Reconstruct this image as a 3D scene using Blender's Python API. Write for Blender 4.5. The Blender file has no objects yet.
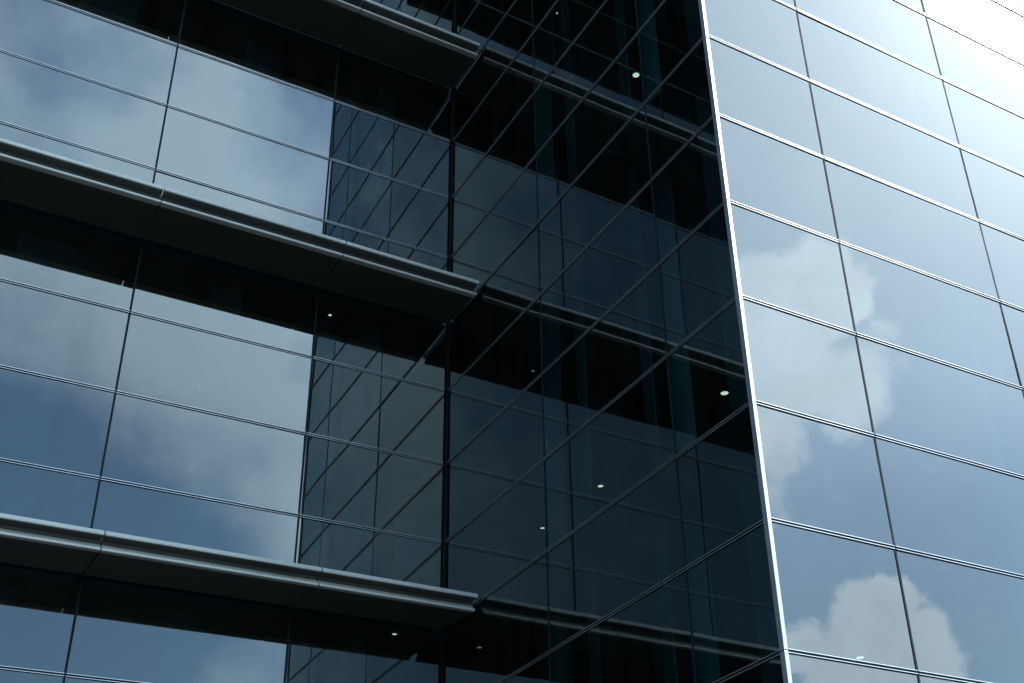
import bpy, math, random
from mathutils import Vector, Matrix

random.seed(7)
D = bpy.data
scene = bpy.context.scene
C = scene.collection
R = math.radians

# ------------------------------------------------------------------ camera
YAW, PITCH, ROLL = 0.5738, 0.54488, -0.0561
FPX, CXO, CYO = 1247.49, 90.57, 34.62
CAM = Vector((-5.47784, -11.96752, -8.80295))
ca, sa, cb, sb = math.cos(YAW), math.sin(YAW), math.cos(PITCH), math.sin(PITCH)
fw = Vector((sa*cb, ca*cb, sb))
r0 = Vector((ca, -sa, 0)); u0 = r0.cross(fw)
rt = r0*math.cos(ROLL) + u0*math.sin(ROLL)
up = u0*math.cos(ROLL) - r0*math.sin(ROLL)
cam = D.cameras.new('camera'); co = D.objects.new('camera', cam); C.objects.link(co)
m = Matrix((( rt.x, up.x, -fw.x, CAM.x), (rt.y, up.y, -fw.y, CAM.y), (rt.z, up.z, -fw.z, CAM.z), (0, 0, 0, 1)))
co.matrix_world = m
cam.sensor_width = 36; cam.lens = FPX/1024*36
cam.shift_x = -CXO/1024; cam.shift_y = CYO/1024
cam.clip_end = 20000; cam.clip_start = 0.05
scene.camera = co

def look(u, v):
    d = fw + rt*((u-512-CXO)/FPX) - up*((v-341.5-CYO)/FPX)
    return d.normalized()
def visible(p):
    d = Vector(p) - CAM; z = d.dot(fw)
    if z < .5: return None
    return (512+CXO+FPX*d.dot(rt)/z, 341.5+CYO-FPX*d.dot(up)/z)
def skydir(u, v):          # where in the sky the street-side glass sends the line of sight u, v
    d = look(u, v); return Vector((d.x, -d.y, d.z))

# ------------------------------------------------------------------ materials
def mat(name):
    mm = D.materials.new(name); mm.use_nodes = True
    nt = mm.node_tree; nt.nodes.clear()
    out = nt.nodes.new('ShaderNodeOutputMaterial')
    return mm, nt, out
def metal(name, col, rough, metallic, var=.06, scale=3.0, spec=.5):
    mm, nt, out = mat(name)
    b = nt.nodes.new('ShaderNodeBsdfPrincipled')
    b.inputs['Metallic'].default_value = metallic
    b.inputs['Specular IOR Level'].default_value = spec
    tc = nt.nodes.new('ShaderNodeTexCoord')
    mp = nt.nodes.new('ShaderNodeMapping'); mp.inputs['Scale'].default_value = (scale*.4, scale*.4, scale)
    n = nt.nodes.new('ShaderNodeTexNoise'); n.inputs['Scale'].default_value = 1.0; n.inputs['Detail'].default_value = 6
    nt.links.new(tc.outputs['Object'], mp.inputs['Vector']); nt.links.new(mp.outputs[0], n.inputs['Vector'])
    cr = nt.nodes.new('ShaderNodeMapRange')
    cr.inputs['From Min'].default_value = .3; cr.inputs['From Max'].default_value = .7
    cr.inputs['To Min'].default_value = 1-var*2; cr.inputs['To Max'].default_value = 1+var
    nt.links.new(n.outputs['Fac'], cr.inputs['Value'])
    mx = nt.nodes.new('ShaderNodeVectorMath'); mx.operation = 'SCALE'
    mx.inputs[0].default_value = col; nt.links.new(cr.outputs[0], mx.inputs['Scale'])
    nt.links.new(mx.outputs[0], b.inputs['Base Color'])
    rr = nt.nodes.new('ShaderNodeMapRange')
    rr.inputs['To Min'].default_value = max(0, rough-.1); rr.inputs['To Max'].default_value = rough+.1
    nt.links.new(n.outputs['Fac'], rr.inputs['Value']); nt.links.new(rr.outputs[0], b.inputs['Roughness'])
    nt.links.new(b.outputs[0], out.inputs['Surface'])
    return mm
def glass(name, tint, ior, refl):
    mm, nt, out = mat(name)
    g = nt.nodes.new('ShaderNodeBsdfGlossy'); g.inputs['Roughness'].default_value = 0.0
    g.inputs['Color'].default_value = (*refl, 1)
    t = nt.nodes.new('ShaderNodeBsdfTransparent'); t.inputs['Color'].default_value = (*tint, 1)
    # Schlick reflectance of a coated pane, the same from either side
    gm = nt.nodes.new('ShaderNodeNewGeometry')
    dt = nt.nodes.new('ShaderNodeVectorMath'); dt.operation = 'DOT_PRODUCT'
    nt.links.new(gm.outputs['Incoming'], dt.inputs[0]); nt.links.new(gm.outputs['Normal'], dt.inputs[1])
    def mth(op, a, b):
        q = nt.nodes.new('ShaderNodeMath'); q.operation = op
        for i, v in enumerate((a, b)):
            if isinstance(v, (int, float)): q.inputs[i].default_value = v
            else: nt.links.new(v, q.inputs[i])
        return q.outputs[0]
    c_ = mth('ABSOLUTE', dt.outputs['Value'], 0)
    sch = mth('POWER', mth('SUBTRACT', 1.0, c_), 5.0)
    fo = mth('ADD', mth('MULTIPLY', sch, 1-ior), ior)
    # slight waviness of tempered glass, in world metres
    tc = nt.nodes.new('ShaderNodeNewGeometry')
    n = nt.nodes.new('ShaderNodeTexNoise'); n.inputs['Scale'].default_value = .9; n.inputs['Detail'].default_value = 1.0
    nt.links.new(tc.outputs['Position'], n.inputs['Vector'])
    bp = nt.nodes.new('ShaderNodeBump'); bp.inputs['Strength'].default_value = 1.0; bp.inputs['Distance'].default_value = WAVE
    nt.links.new(n.outputs['Fac'], bp.inputs['Height'])
    nt.links.new(bp.outputs[0], g.inputs['Normal'])
    # dust film: a trace of diffuse, streaked downwards
    mp = nt.nodes.new('ShaderNodeMapping'); mp.inputs['Scale'].default_value = (5, 5, .7)
    nd = nt.nodes.new('ShaderNodeTexNoise'); nd.inputs['Scale'].default_value = 1; nd.inputs['Detail'].default_value = 3.2
    nt.links.new(tc.outputs['Position'], mp.inputs['Vector']); nt.links.new(mp.outputs[0], nd.inputs['Vector'])
    mr = nt.nodes.new('ShaderNodeMapRange'); mr.inputs['From Min'].default_value = .35; mr.inputs['From Max'].default_value = .75
    mr.inputs['To Min'].default_value = .0; mr.inputs['To Max'].default_value = .012
    nt.links.new(nd.outputs['Fac'], mr.inputs['Value'])
    df = nt.nodes.new('ShaderNodeBsdfDiffuse'); df.inputs['Color'].default_value = (.4, .42, .42, 1)
    mx = nt.nodes.new('ShaderNodeMixShader'); m2 = nt.nodes.new('ShaderNodeMixShader')
    nt.links.new(fo, mx.inputs[0]); nt.links.new(t.outputs[0], mx.inputs[1]); nt.links.new(g.outputs[0], mx.inputs[2])
    nt.links.new(mr.outputs[0], m2.inputs[0]); nt.links.new(mx.outputs[0], m2.inputs[1]); nt.links.new(df.outputs[0], m2.inputs[2])
    nt.links.new(m2.outputs[0], out.inputs['Surface'])
    return mm
WAVE = .0018
M = {}
M['glass'] = glass('reflective_glass', (.07, .16, .165), .12, (.92, 1.0, .96))
M['fin'] = metal('aluminium_fin', (.54, .55, .53), .32, .84)
M['post'] = metal('aluminium_post', (.38, .39, .395), .42, .7, spec=.3)
M['shade'] = metal('shade_metal', (.47, .475, .42), .55, .15, .08)
M['recess'] = metal('recess_shadow_tone', (.075, .085, .08), .6, 0, .1, spec=.25)  # shadow under the fascia lip, painted in as a darker groove colour
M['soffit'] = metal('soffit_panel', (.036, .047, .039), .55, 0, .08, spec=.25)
M['gasket'] = metal('black_gasket', (.006, .007, .009), .7, 0, .1, spec=.12)
M['joint'] = metal('silicone_joint', (.014, .021, .027), .7, 0, .1, spec=.1)
M['slab'] = metal('slab_concrete', (.12, .13, .13), .8, 0)
M['ceiling'] = metal('ceiling_board', (.10, .11, .11), .9, 0, spec=.1)
M['column'] = metal('column_paint', (.40, .44, .45), .7, 0)
M['inner'] = metal('inner_wall', (.10, .11, .11), .9, 0, spec=.1)
M['blind'] = metal('blind_fabric', (.34, .40, .42), .9, 0, .08, spec=.1)
M['carpet'] = metal('carpet', (.05, .052, .055), .95, 0, spec=.1)
M['roof'] = metal('roof_gravel', (.3, .3, .29), .9, 0, .15, 8)
M['trim'] = metal('lamp_trim', (.5, .5, .5), .5, .3)
M['paving'] = metal('grey_paving', (.10, .102, .10), .85, 0, .2, 1.2)
mm, nt, out = mat('lamp_glow')
em = nt.nodes.new('ShaderNodeEmission'); em.inputs['Color'].default_value = (1, .64, .50, 1); em.inputs['Strength'].default_value = 3.2
nt.links.new(em.outputs[0], out.inputs['Surface']); M['lamp'] = mm

# ------------------------------------------------------------------ mesh helpers
class MB:
    def __init__(s): s.v = []; s.f = []
    def quad(s, a, b, c, d):
        n = len(s.v); s.v += [tuple(a), tuple(b), tuple(c), tuple(d)]; s.f.append((n, n+1, n+2, n+3))
    def box(s, fr, a0, a1, n0, n1, z0, z1):      # in facade coordinates: along, outward, height
        P = [fr.at(a, n, z) for z in (z0, z1) for n in (n0, n1) for a in (a0, a1)]
        k = len(s.v); s.v += P
        s.f += [tuple(k+i for i in q) for q in ((0,1,3,2),(4,6,7,5),(0,4,5,1),(2,3,7,6),(0,2,6,4),(1,5,7,3))]
    def prism(s, fr, prof, a0, a1):              # prof: (outward, z) polygon extruded along
        k = len(s.v); n = len(prof)
        for a in (a0, a1):
            for (o, z) in prof: s.v.append(fr.at(a, o, z))
        for i in range(n):
            j = (i+1) % n; s.f.append((k+i, k+j, k+n+j, k+n+i))
        s.f.append(tuple(k+i for i in reversed(range(n)))); s.f.append(tuple(k+n+i for i in range(n)))
    def cyl(s, cx, cy, z0, z1, r, n=28):
        k = len(s.v)
        for z in (z0, z1):
            for i in range(n):
                a = 2*math.pi*i/n; s.v.append((cx+r*math.cos(a), cy+r*math.sin(a), z))
        for i in range(n):
            j = (i+1) % n; s.f.append((k+i, k+j, k+n+j, k+n+i))
        s.f.append(tuple(k+i for i in reversed(range(n)))); s.f.append(tuple(k+n+i for i in range(n)))
    def build(s, name, material, parent=None, smooth=False, bevel=0, recalc=True):
        me = D.meshes.new(name); me.from_pydata(s.v, [], s.f); me.materials.append(material)
        import bmesh
        if recalc:
            bm = bmesh.new(); bm.from_mesh(me); bmesh.ops.recalc_face_normals(bm, faces=bm.faces); bm.to_mesh(me); bm.free()
        o = D.objects.new(name, me); C.objects.link(o)
        if parent:
            o.parent = parent
            if parent == globals().get('bld'): o.matrix_parent_inverse = Matrix.Translation((0, 0, -ZB))
        if bevel:
            b = o.modifiers.new('bevel', 'BEVEL'); b.width = bevel; b.segments = 2; b.limit_method = 'ANGLE'
        if smooth:
            for p in me.polygons: p.use_smooth = True
        return o
class Frame:
    def __init__(s, o, al, nr): s.o = Vector(o); s.a = Vector(al).normalized(); s.n = Vector(nr).normalized()
    def at(s, a, n, z): p = s.o + s.a*a + s.n*n; return (p.x, p.y, z)

SH = 0.01194; DEP = 5.5165; XO = SH*DEP
FL = Frame((0, 0, 0), (-1, 0, 0), (0, -1, 0))
FS = Frame((0, 0, 0), (SH, -1, 0), (-1, -SH, 0))
FR = Frame((XO, -DEP, 0), (1, 0, 0), (0, -1, 0))
FW = Frame((0, 0, 0), (1, 0, 0), (0, 1, 0))
ZB, ZT = -12, 12
SHADES = (-8, -4, 0, 4)
SLEN = DEP*math.hypot(1, SH)

bld = D.objects.new('office_building', None); C.objects.link(bld); bld.location = (0, 0, ZB)
bld['label'] = 'glass office building with a recessed dark corner, metal sunshades and a bright corner edge'
bld['category'] = 'building'

POST = .03
def facade(fr, mull, a_end, a_start, label, hw):
    """mull: joint positions along; panes between them, one metre tall rows"""
    cols = [a_start] + mull + [a_end]
    rest = MB(); panes = []
    def on(pts):
        q = [visible(p) for p in pts]
        if any(x is None for x in q): return False
        xs = [x[0] for x in q]; ys = [x[1] for x in q]
        return max(xs) > -5 and min(xs) < 1029 and max(ys) > -5 and min(ys) < 688
    for i in range(len(cols)-1):
        for z in range(ZB, ZT):
            a0, a1 = cols[i], cols[i+1]
            ta, tz = random.gauss(0, .0015), random.gauss(0, .0015)
            am, zm = (a0+a1)/2, z+.5
            def c(a, zz): return fr.at(a, -.004 + (a-am)*ta + (zz-zm)*tz, zz)
            pts = [c(a0+.002, z+.002), c(a1-.002, z+.002), c(a1-.002, z+.998), c(a0+.002, z+.998)]
            if on([fr.at(a0, 0, z), fr.at(a1, 0, z), fr.at(a1, 0, z+1), fr.at(a0, 0, z+1)]): panes.append(pts)
            else: rest.quad(*pts)
    w = rest.build('curtain_wall', M['glass'], bld, recalc=False); w['label'] = label
    for p in panes:
        b = MB(); b.quad(*p); b.build('glass_pane', M['glass'], w, recalc=False)
    g = .007
    segs = [(cols[i]+(g if i else 0), cols[i+1]-(g if i < len(cols)-2 else 0)) for i in range(len(cols)-1)]
    for z in range(ZB, ZT+1):
        b = MB(); k = MB()
        for (a0, a1) in segs:
            b.prism(fr, [(-.003, z+.0160), (.0065, z+.0160), (.0075, z+.0152), (.0075, z+.0108), (.0065, z+.0100), (-.003, z+.0100)], a0, a1)
            b.prism(fr, [(-.003, z-.0080), (.0065, z-.0080), (.0075, z-.0088), (.0075, z-.0132), (.0065, z-.0140), (-.003, z-.0140)], a0, a1)
        k.box(fr, cols[0], cols[-1], -.0035, .0004, z-.021, z+.017)
        o = b.build('transom', M['fin'], w)
        k.build('gasket', M['gasket'], w)
    for a in mull:
        b = MB(); b.box(fr, a-hw, a+hw, -.0036, .0010, ZB, ZT); b.build('mullion', M['joint'], w)
    return w
LM = [1.7069, 3.7490, 5.758, 7.788, 9.818, 11.85]
wl = facade(FL, LM, 13.88, .04, 'recessed mirror glass wall crossed by the metal sunshades', .011)
SM = [2.2853, 4.4659]
ws = facade(FS, SM, SLEN-POST, .04, 'dark return glass wall between the inner and the outer corner', .007)
RM = [1.2569, 3.3216, 5.367, 7.424, 9.481, 11.54]
wr = facade(FR, RM, 13.6-XO, POST, 'pale sky-reflecting projecting glass wall right of the bright corner edge', .009)

# corner posts, in storey-high lengths (joints two metres below each storey line)
for i, z in enumerate(range(-14, 14, 4)):
    z0, z1 = max(z, ZB), min(z+4, ZT)
    b = MB()
    # an L of two flanges wrapped round the outer corner
    pr = [(FS, SLEN-.058), (FR, None)]
    c0 = FS.at(SLEN-.042, -.02, 0); c1 = FS.at(SLEN-.042, .010, 0)
    c2 = Vector((XO-.012, -DEP-.012, 0)); c3 = FR.at(.026, .010, 0); c4 = FR.at(.026, -.02, 0)
    c5 = Vector((XO+.02, -DEP+.02, 0))
    poly = [c0, c1, c2, c3, c4, c5]
    n = 6
    for zz in (z0+.003, z1-.003):
        for p in poly: b.v.append((p[0], p[1], zz))
    for j in range(n):
        b.f.append((j, (j+1) % n, n+(j+1) % n, n+j))
    b.f.append(tuple(reversed(range(n)))); b.f.append(tuple(range(n, 2*n)))
    b.build('corner_post', M['post'], bld, bevel=.003)
b = MB(); b.box(FW, -.022, .03, -.022, .03, ZB, ZT)
b.build('inner_corner_gasket', M['gasket'], bld)

# ------------------------------------------------------------------ sunshades
lip = [(.898, .050), (.905, .054), (.918, .053), (.921, .047), (.921, .016), (.917, .010), (.900, .010), (.898, .014)]
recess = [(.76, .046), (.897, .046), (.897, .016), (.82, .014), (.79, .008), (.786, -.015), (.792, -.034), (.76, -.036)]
drip = [(.76, -.037), (.795, -.037), (.803, -.052), (.816, -.068), (.836, -.080), (.850, -.084),
        (.856, -.089), (.856, -.108), (.850, -.114), (.80, -.114), (.782, -.100), (.76, -.098)]
for zc in SHADES:
    b = MB()
    b.box(FL, .045, 13.9, .03, .758, -.0 + zc+.005, zc+.046)      # deck plate on top
    s = b.build('sunshade', M['shade'], bld)
    cuts = [.032] + [a+.01 for a in LM] + [13.9]
    for i in range(len(cuts)-1):
        a0, a1 = cuts[i] + (.006 if i else 0), cuts[i+1]-.006
        for nm, prf, mt, gp in (('fascia', lip, 'shade', 0), ('shadow_toned_recess', recess, 'recess', .004), ('drip_edge', drip, 'shade', 0)):
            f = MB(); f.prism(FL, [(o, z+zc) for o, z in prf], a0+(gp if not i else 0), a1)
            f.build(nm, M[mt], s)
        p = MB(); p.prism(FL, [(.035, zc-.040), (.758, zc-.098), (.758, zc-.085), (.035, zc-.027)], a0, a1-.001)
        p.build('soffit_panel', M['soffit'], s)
        # splice plate behind each joint
        if i:
            q = MB(); q.prism(FL, [(.70, .01+zc), (.772, .01+zc), (.777, -.02+zc), (.785, -.05+zc), (.775, -.083+zc), (.70, -.078+zc)], cuts[i]-.03, cuts[i]+.03)
            q.build('bracket', M['gasket'], s)
    t = MB(); t.prism(FL, [(o, z+zc) for o, z in ((.035, .0), (.757, .0), (.757, -.083), (.035, -.026))], .034, .040)
    t.build('end_plate', M['shade'], s)

# deep roof canopy over the recessed wing, above the picture; the side wall mirrors its dark underside
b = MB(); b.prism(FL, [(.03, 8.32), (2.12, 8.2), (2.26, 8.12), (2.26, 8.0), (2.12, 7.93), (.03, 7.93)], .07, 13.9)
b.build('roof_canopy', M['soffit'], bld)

# ------------------------------------------------------------------ inside: slabs, columns, core
for z in range(ZB, ZT+1, 4):
    top = z == ZT
    b = MB()
    b.box(FW, -13.8, 13.5, .12, 14, z-.1, z+.1)
    b.box(FW, .16, 13.5, -DEP+.12, .12, z-.1, z+.1)
    o = b.build('roof_slab' if top else 'floor_slab', M['roof'] if top else M['ceiling'], bld)
CS, CL = [], []
for (u, v) in ((542, 75), (648, 50)):
    d = look(u, v); t = (.75-CAM.x)/d.x; p = CAM+d*t; CS.append((p.x, p.y))
cols_xy = CS + [(-1.2, .9), (-5.35, .8), (-9.3, .8), (5.6, -4.9), (9.7, -4.9), (3.4, -4.95), (13, -4.9)]
for (x, y) in cols_xy:
    b = MB(); b.cyl(x, y, ZB+.1, ZT-.1, .12, 32); b.build('column', M['column'], bld, smooth=False)
# pale roller blinds drawn part way beside the glass, storey by storey
for (fr, a0, a1) in ((FS, 2.45, 2.62), (FS, 3.62, 3.78), (FS, 4.86, 5.12), (FL, 2.5, 2.85), (FL, 4.25, 4.95), (FL, .75, 1.0)):
    for z in range(ZB, ZT, 4):
        b = MB(); b.box(fr, a0, a1, -.34, -.325, z+.12, z+3.88); b.build('blind', M['blind'], bld)
b = MB()
b.box(FW, -13.8, 13.5, 13.9, 14.0, ZB, ZT)
b.box(FW, 13.5, 13.6, -DEP+.1, 14, ZB, ZT)
b.box(FW, -13.9, -13.8, .12, 14, ZB, ZT)
b.build('rear_wall', M['inner'], bld)
b = MB(); b.box(FW, 5.2, 11.5, 4.6, 11, ZB+.1, ZT-.1); b.build('service_core', M['inner'], bld)
b = MB(); b.box(FW, -11, -3.4, 6.5, 11, ZB+.1, ZT-.1); b.build('service_core', M['inner'], bld)

# ------------------------------------------------------------------ ceiling lights seen through the glass
def lamp(u, v, zc, rad, label):
    d = look(u, v); z = zc-.1
    t = (z-.006-CAM.z)/d.z; p = CAM+d*t
    e = D.objects.new('ceiling_light', None); C.objects.link(e); e.location = (p.x, p.y, z)
    e['label'] = label; e['category'] = 'ceiling light'; e['group'] = 'ceiling lights inside the offices'
    b = MB()
    n = 28; k = 0
    for (rr, zz) in ((rad*1.25, 0), (rad*1.25, -.008), (rad, -.010), (rad, 0)):
        for i in range(n): a = 2*math.pi*i/n; b.v.append((rr*math.cos(a), rr*math.sin(a), zz))
    for s_ in range(3):
        for i in range(n): j = (i+1) % n; b.f.append((s_*n+i, s_*n+j, (s_+1)*n+j, (s_+1)*n+i))
    b.build('trim_ring', M['trim'], e)
    g = MB(); g.cyl(0, 0, -.006, -.002, rad*.98, n); g.build('diffuser', M['lamp'], e)
    return p
lamp(636, 75, 4, .048, 'round lit ceiling light high in the dark return wall, near the bright corner edge')
lamp(557, 13, 4, .012, 'tiny ceiling light dot at the very top of the dark return wall')
lamp(724.5, 393, 0, .055, 'round lit ceiling light close beside the bright corner edge at mid height')
lamp(600.5, 486, 0, .045, 'lit ceiling light low in the dark return wall, the right one of a pair')
lamp(542.5, 528, 0, .036, 'lit ceiling light low in the dark return wall, the left one of a pair')
lamp(330, 315, 0, .022, 'small lit ceiling light under the middle sunshade, in its black reflection')
lamp(394.5, 634, -4, .027, 'small lit ceiling light under the lowest sunshade, in its black reflection')
lamp(199, 387, 0, .012, 'faint tiny ceiling light in the large left pane between two sunshades')
lamp(860, 657.5, -4, .05, 'pale ceiling light behind the pale right glass wall near the bottom')

# ------------------------------------------------------------------ ground
b = MB(); S_ = 3000
b.quad((-S_, -S_, ZB-.004), (S_, -S_, ZB-.004), (S_, S_, ZB-.004), (-S_, S_, ZB-.004))
g = b.build('ground', M['paving']); g['kind'] = 'structure'
tc = M['paving'].node_tree

# ------------------------------------------------------------------ light
sd = skydir(1082, -80)
el = math.asin(sd.z); az = math.atan2(sd.x, sd.y)
print('sun', tuple(sd), math.degrees(el), math.degrees(az))
sl = D.lights.new('sun', 'SUN'); sl.energy = 2.0; sl.angle = R(.6); sl.color = (1, .96, .9)
so = D.objects.new('sun', sl); C.objects.link(so)
so.rotation_euler = (-sd).to_track_quat('-Z', 'Y').to_euler()

W = D.worlds.new('World'); scene.world = W; W.use_nodes = True
nt = W.node_tree; nt.nodes.clear()
N = nt.nodes.new; L = nt.links.new
out = N('ShaderNodeOutputWorld'); bg = N('ShaderNodeBackground'); bg.inputs['Strength'].default_value = .1
L(bg.outputs[0], out.inputs['Surface'])
tcn = N('ShaderNodeTexCoord'); DIR = tcn.outputs['Generated']
sky = N('ShaderNodeTexSky'); sky.sky_type = 'NISHITA'; sky.sun_disc = False
sky.sun_elevation = el; sky.sun_rotation = az; sky.altitude = 50; sky.air_density = 1.2; sky.dust_density = .6; sky.ozone_density = 3.0
def inp(sock, v):
    if isinstance(v, (int, float)): sock.default_value = v
    elif isinstance(v, (tuple, list, Vector)): sock.default_value = tuple(v)[:len(sock.default_value)] if len(v) >= len(sock.default_value) else (*v, 1)
    else: L(v, sock)
def ma(op, a, b_=0, c=None):
    n = N('ShaderNodeMath'); n.operation = op; inp(n.inputs[0], a); inp(n.inputs[1], b_)
    if c is not None: inp(n.inputs[2], c)
    return n.outputs[0]
def vm(op, a, b_=(0, 0, 0), sc=None):
    n = N('ShaderNodeVectorMath'); n.operation = op; inp(n.inputs[0], a)
    if op != 'SCALE': inp(n.inputs[1], b_)
    if sc is not None: inp(n.inputs['Scale'], sc)
    return n.outputs['Value'] if op in ('DOT_PRODUCT', 'LENGTH') else n.outputs[0]
def sstep(x, a, b_, lo=0., hi=1.):
    n = N('ShaderNodeMapRange'); n.interpolation_type = 'SMOOTHSTEP'
    inp(n.inputs['Value'], x); inp(n.inputs['From Min'], a); inp(n.inputs['From Max'], b_); inp(n.inputs['To Min'], lo); inp(n.inputs['To Max'], hi)
    return n.outputs[0]
def noise(scale, detail, rough=.55, off=(0, 0, 0), vec=DIR, dist=0.):
    n = N('ShaderNodeTexNoise'); n.inputs['Scale'].default_value = scale; n.inputs['Detail'].default_value = detail; n.inputs['Roughness'].default_value = rough
    n.inputs['Distortion'].default_value = dist
    L(vm('ADD', vec, off), n.inputs['Vector']); return n.outputs
def mixc(f, a, b_):
    n = N('ShaderNodeMix'); n.data_type = 'RGBA'; inp(n.inputs[0], f); inp(n.inputs[6], a); inp(n.inputs[7], b_); return n.outputs[2]
def blob(vec, u, v, rpx, soft=1.0):
    """1 in the middle, 0 at the rim, of a patch of sky in one direction"""
    c = skydir(u, v); r = rpx/1350.
    d = vm('DOT_PRODUCT', vec, tuple(c))
    return sstep(d, math.cos(r*(1+.9*soft)), 1.0)
wn = noise(13, 6, .62, (3.1, 1.7, .4))
warp = vm('NORMALIZE', vm('ADD', DIR, vm('SCALE', vm('SUBTRACT', wn[1], (.5, .5, .5)), sc=.045)))
wf = noise(34, 5, .65, (6, 1, 2))
warp = vm('NORMALIZE', vm('ADD', warp, vm('SCALE', vm('SUBTRACT', wf[1], (.5, .5, .5)), sc=.022)))
def N2(a, b_):          # smooth union
    return ma('SMOOTH_MAX', a, b_, .25)
def total(vec, lst, soft=1.0, add=True):
    acc = None
    for q in lst:
        s_ = ma('MULTIPLY', blob(vec, q[0], q[1], q[2], soft), q[3] if len(q) > 3 else 1.0)
        acc = s_ if acc is None else (ma('ADD', acc, s_) if add else N2(acc, s_))
    return acc
fine = noise(26, 9, .66, (7, 2, 5))[0]
# cumulus heaps
heaps = total(warp, [(768, 318, 46), (805, 292, 40), (835, 300, 28), (822, 266, 20, .8), (790, 375, 45, .8), (838, 385, 40, .7), (880, 350, 26, .4),
                     (770, 440, 32, .6), (765, 500, 25, .35),
                     (878, 630, 34), (902, 660, 36), (848, 672, 30, .9), (942, 672, 20, .7), (806, 650, 20, .8), (887, 596, 16, .8)], add=False)
heaps = ma('ADD', heaps, ma('MULTIPLY', ma('SUBTRACT', fine, .5), .95))
heap = sstep(heaps, .22, .68)
# broad soft cloud over the left wing
soft = total(DIR, [(20, 110, 120, .6), (250, 60, 110, .7), (230, 150, 60, .5), (150, 330, 120, .7), (280, 430, 110, 1.0), (270, 200, 60, .4), (240, 640, 60, .5),
                   (10, 660, 40, .3), (330, 560, 70, .6)])
dark = total(DIR, [(110, 30, 60, .6), (285, 118, 45, .5), (20, 450, 110, .55), (120, 520, 110, 1.0), (20, 590, 130, 1.0), (308, 362, 22, .8), (60, 300, 40, .3), (255, 180, 40, .4)])
cn = noise(5.5, 7, .56, (1, 8, 3), vm('ADD', DIR, vm('SCALE', wn[1], sc=.035)))[0]
cover = sstep(ma('ADD', cn, ma('MULTIPLY', ma('SUBTRACT', soft, dark), .20)), .35, .76)
# how near the sun, from the whole sky down to its immediate glow
cs = vm('DOT_PRODUCT', DIR, tuple(sd))
side = sstep(cs, -.2, 1.0)
g1 = ma('POWER', ma('MAXIMUM', cs, 0), 14)
g2 = ma('POWER', ma('MAXIMUM', cs, 0), 95)
g3 = ma('POWER', ma('MAXIMUM', cs, 0), 500)
leftness = sstep(vm('DOT_PRODUCT', DIR, tuple(skydir(-100, 300))), .75, .98)
veil = ma('MULTIPLY', ma('MULTIPLY', cover, sstep(side, .12, .45)), ma('ADD', .12, ma('MULTIPLY', leftness, .4)))
veil = ma('ADD', veil, ma('MULTIPLY', total(DIR, [(800, 60, 260, 1.0)]), .3))
low = total(DIR, [(60, 560, 230), (900, 760, 210, .9)])
base = vm('SCALE', vm('MULTIPLY', sky.outputs[0], (.90, 1.02, 1.06)), sc=ma('MULTIPLY', ma('ADD', .75, ma('MULTIPLY', side, .95)), ma('SUBTRACT', 1.2, ma('MULTIPLY', low, .40))))
cloudc = vm('SCALE', vm('MULTIPLY', (1., 1., 1.), (10.4, 13.0, 15.0)), sc=ma('MULTIPLY', ma('ADD', .28, ma('MULTIPLY', side, 1.15)), ma('SUBTRACT', 1.2, ma('MULTIPLY', low, .25))))
heapc = vm('SCALE', vm('MULTIPLY', (1., 1., 1.), (14.0, 16.4, 19.6)), sc=ma('MULTIPLY', ma('ADD', .4, ma('MULTIPLY', side, .8)), ma('MULTIPLY', ma('SUBTRACT', 1.0, ma('MULTIPLY', low, .24)), ma('ADD', .72, ma('MULTIPLY', noise(16, 6, .6, (4, 4, 1), warp)[0], .55)))))
col = mixc(veil, base, cloudc)
col = mixc(ma('MULTIPLY', heap, .85), col, heapc)
col = vm('ADD', col, vm('SCALE', (1.14, 1.0, .98), sc=ma('MULTIPLY', g1, 3.5)))
col = vm('ADD', col, vm('SCALE', (1.06, 1.0, .96), sc=ma('MULTIPLY', g2, 7.)))
col = vm('ADD', col, vm('SCALE', (1.0, .98, .95), sc=ma('MULTIPLY', g3, 60.)))
L(col, bg.inputs['Color'])

# ------------------------------------------------------------------ render settings
scene.render.engine = 'CYCLES'
vs = scene.view_settings; vs.view_transform = 'Standard'; vs.look = 'None'; vs.gamma = 1; vs.use_curve_mapping = False
vs.exposure = 1.3
cy = scene.cycles
cy.max_bounces = 10; cy.glossy_bounces = 6; cy.transparent_max_bounces = 16; cy.diffuse_bounces = 3
cy.caustics_reflective = False; cy.caustics_refractive = False
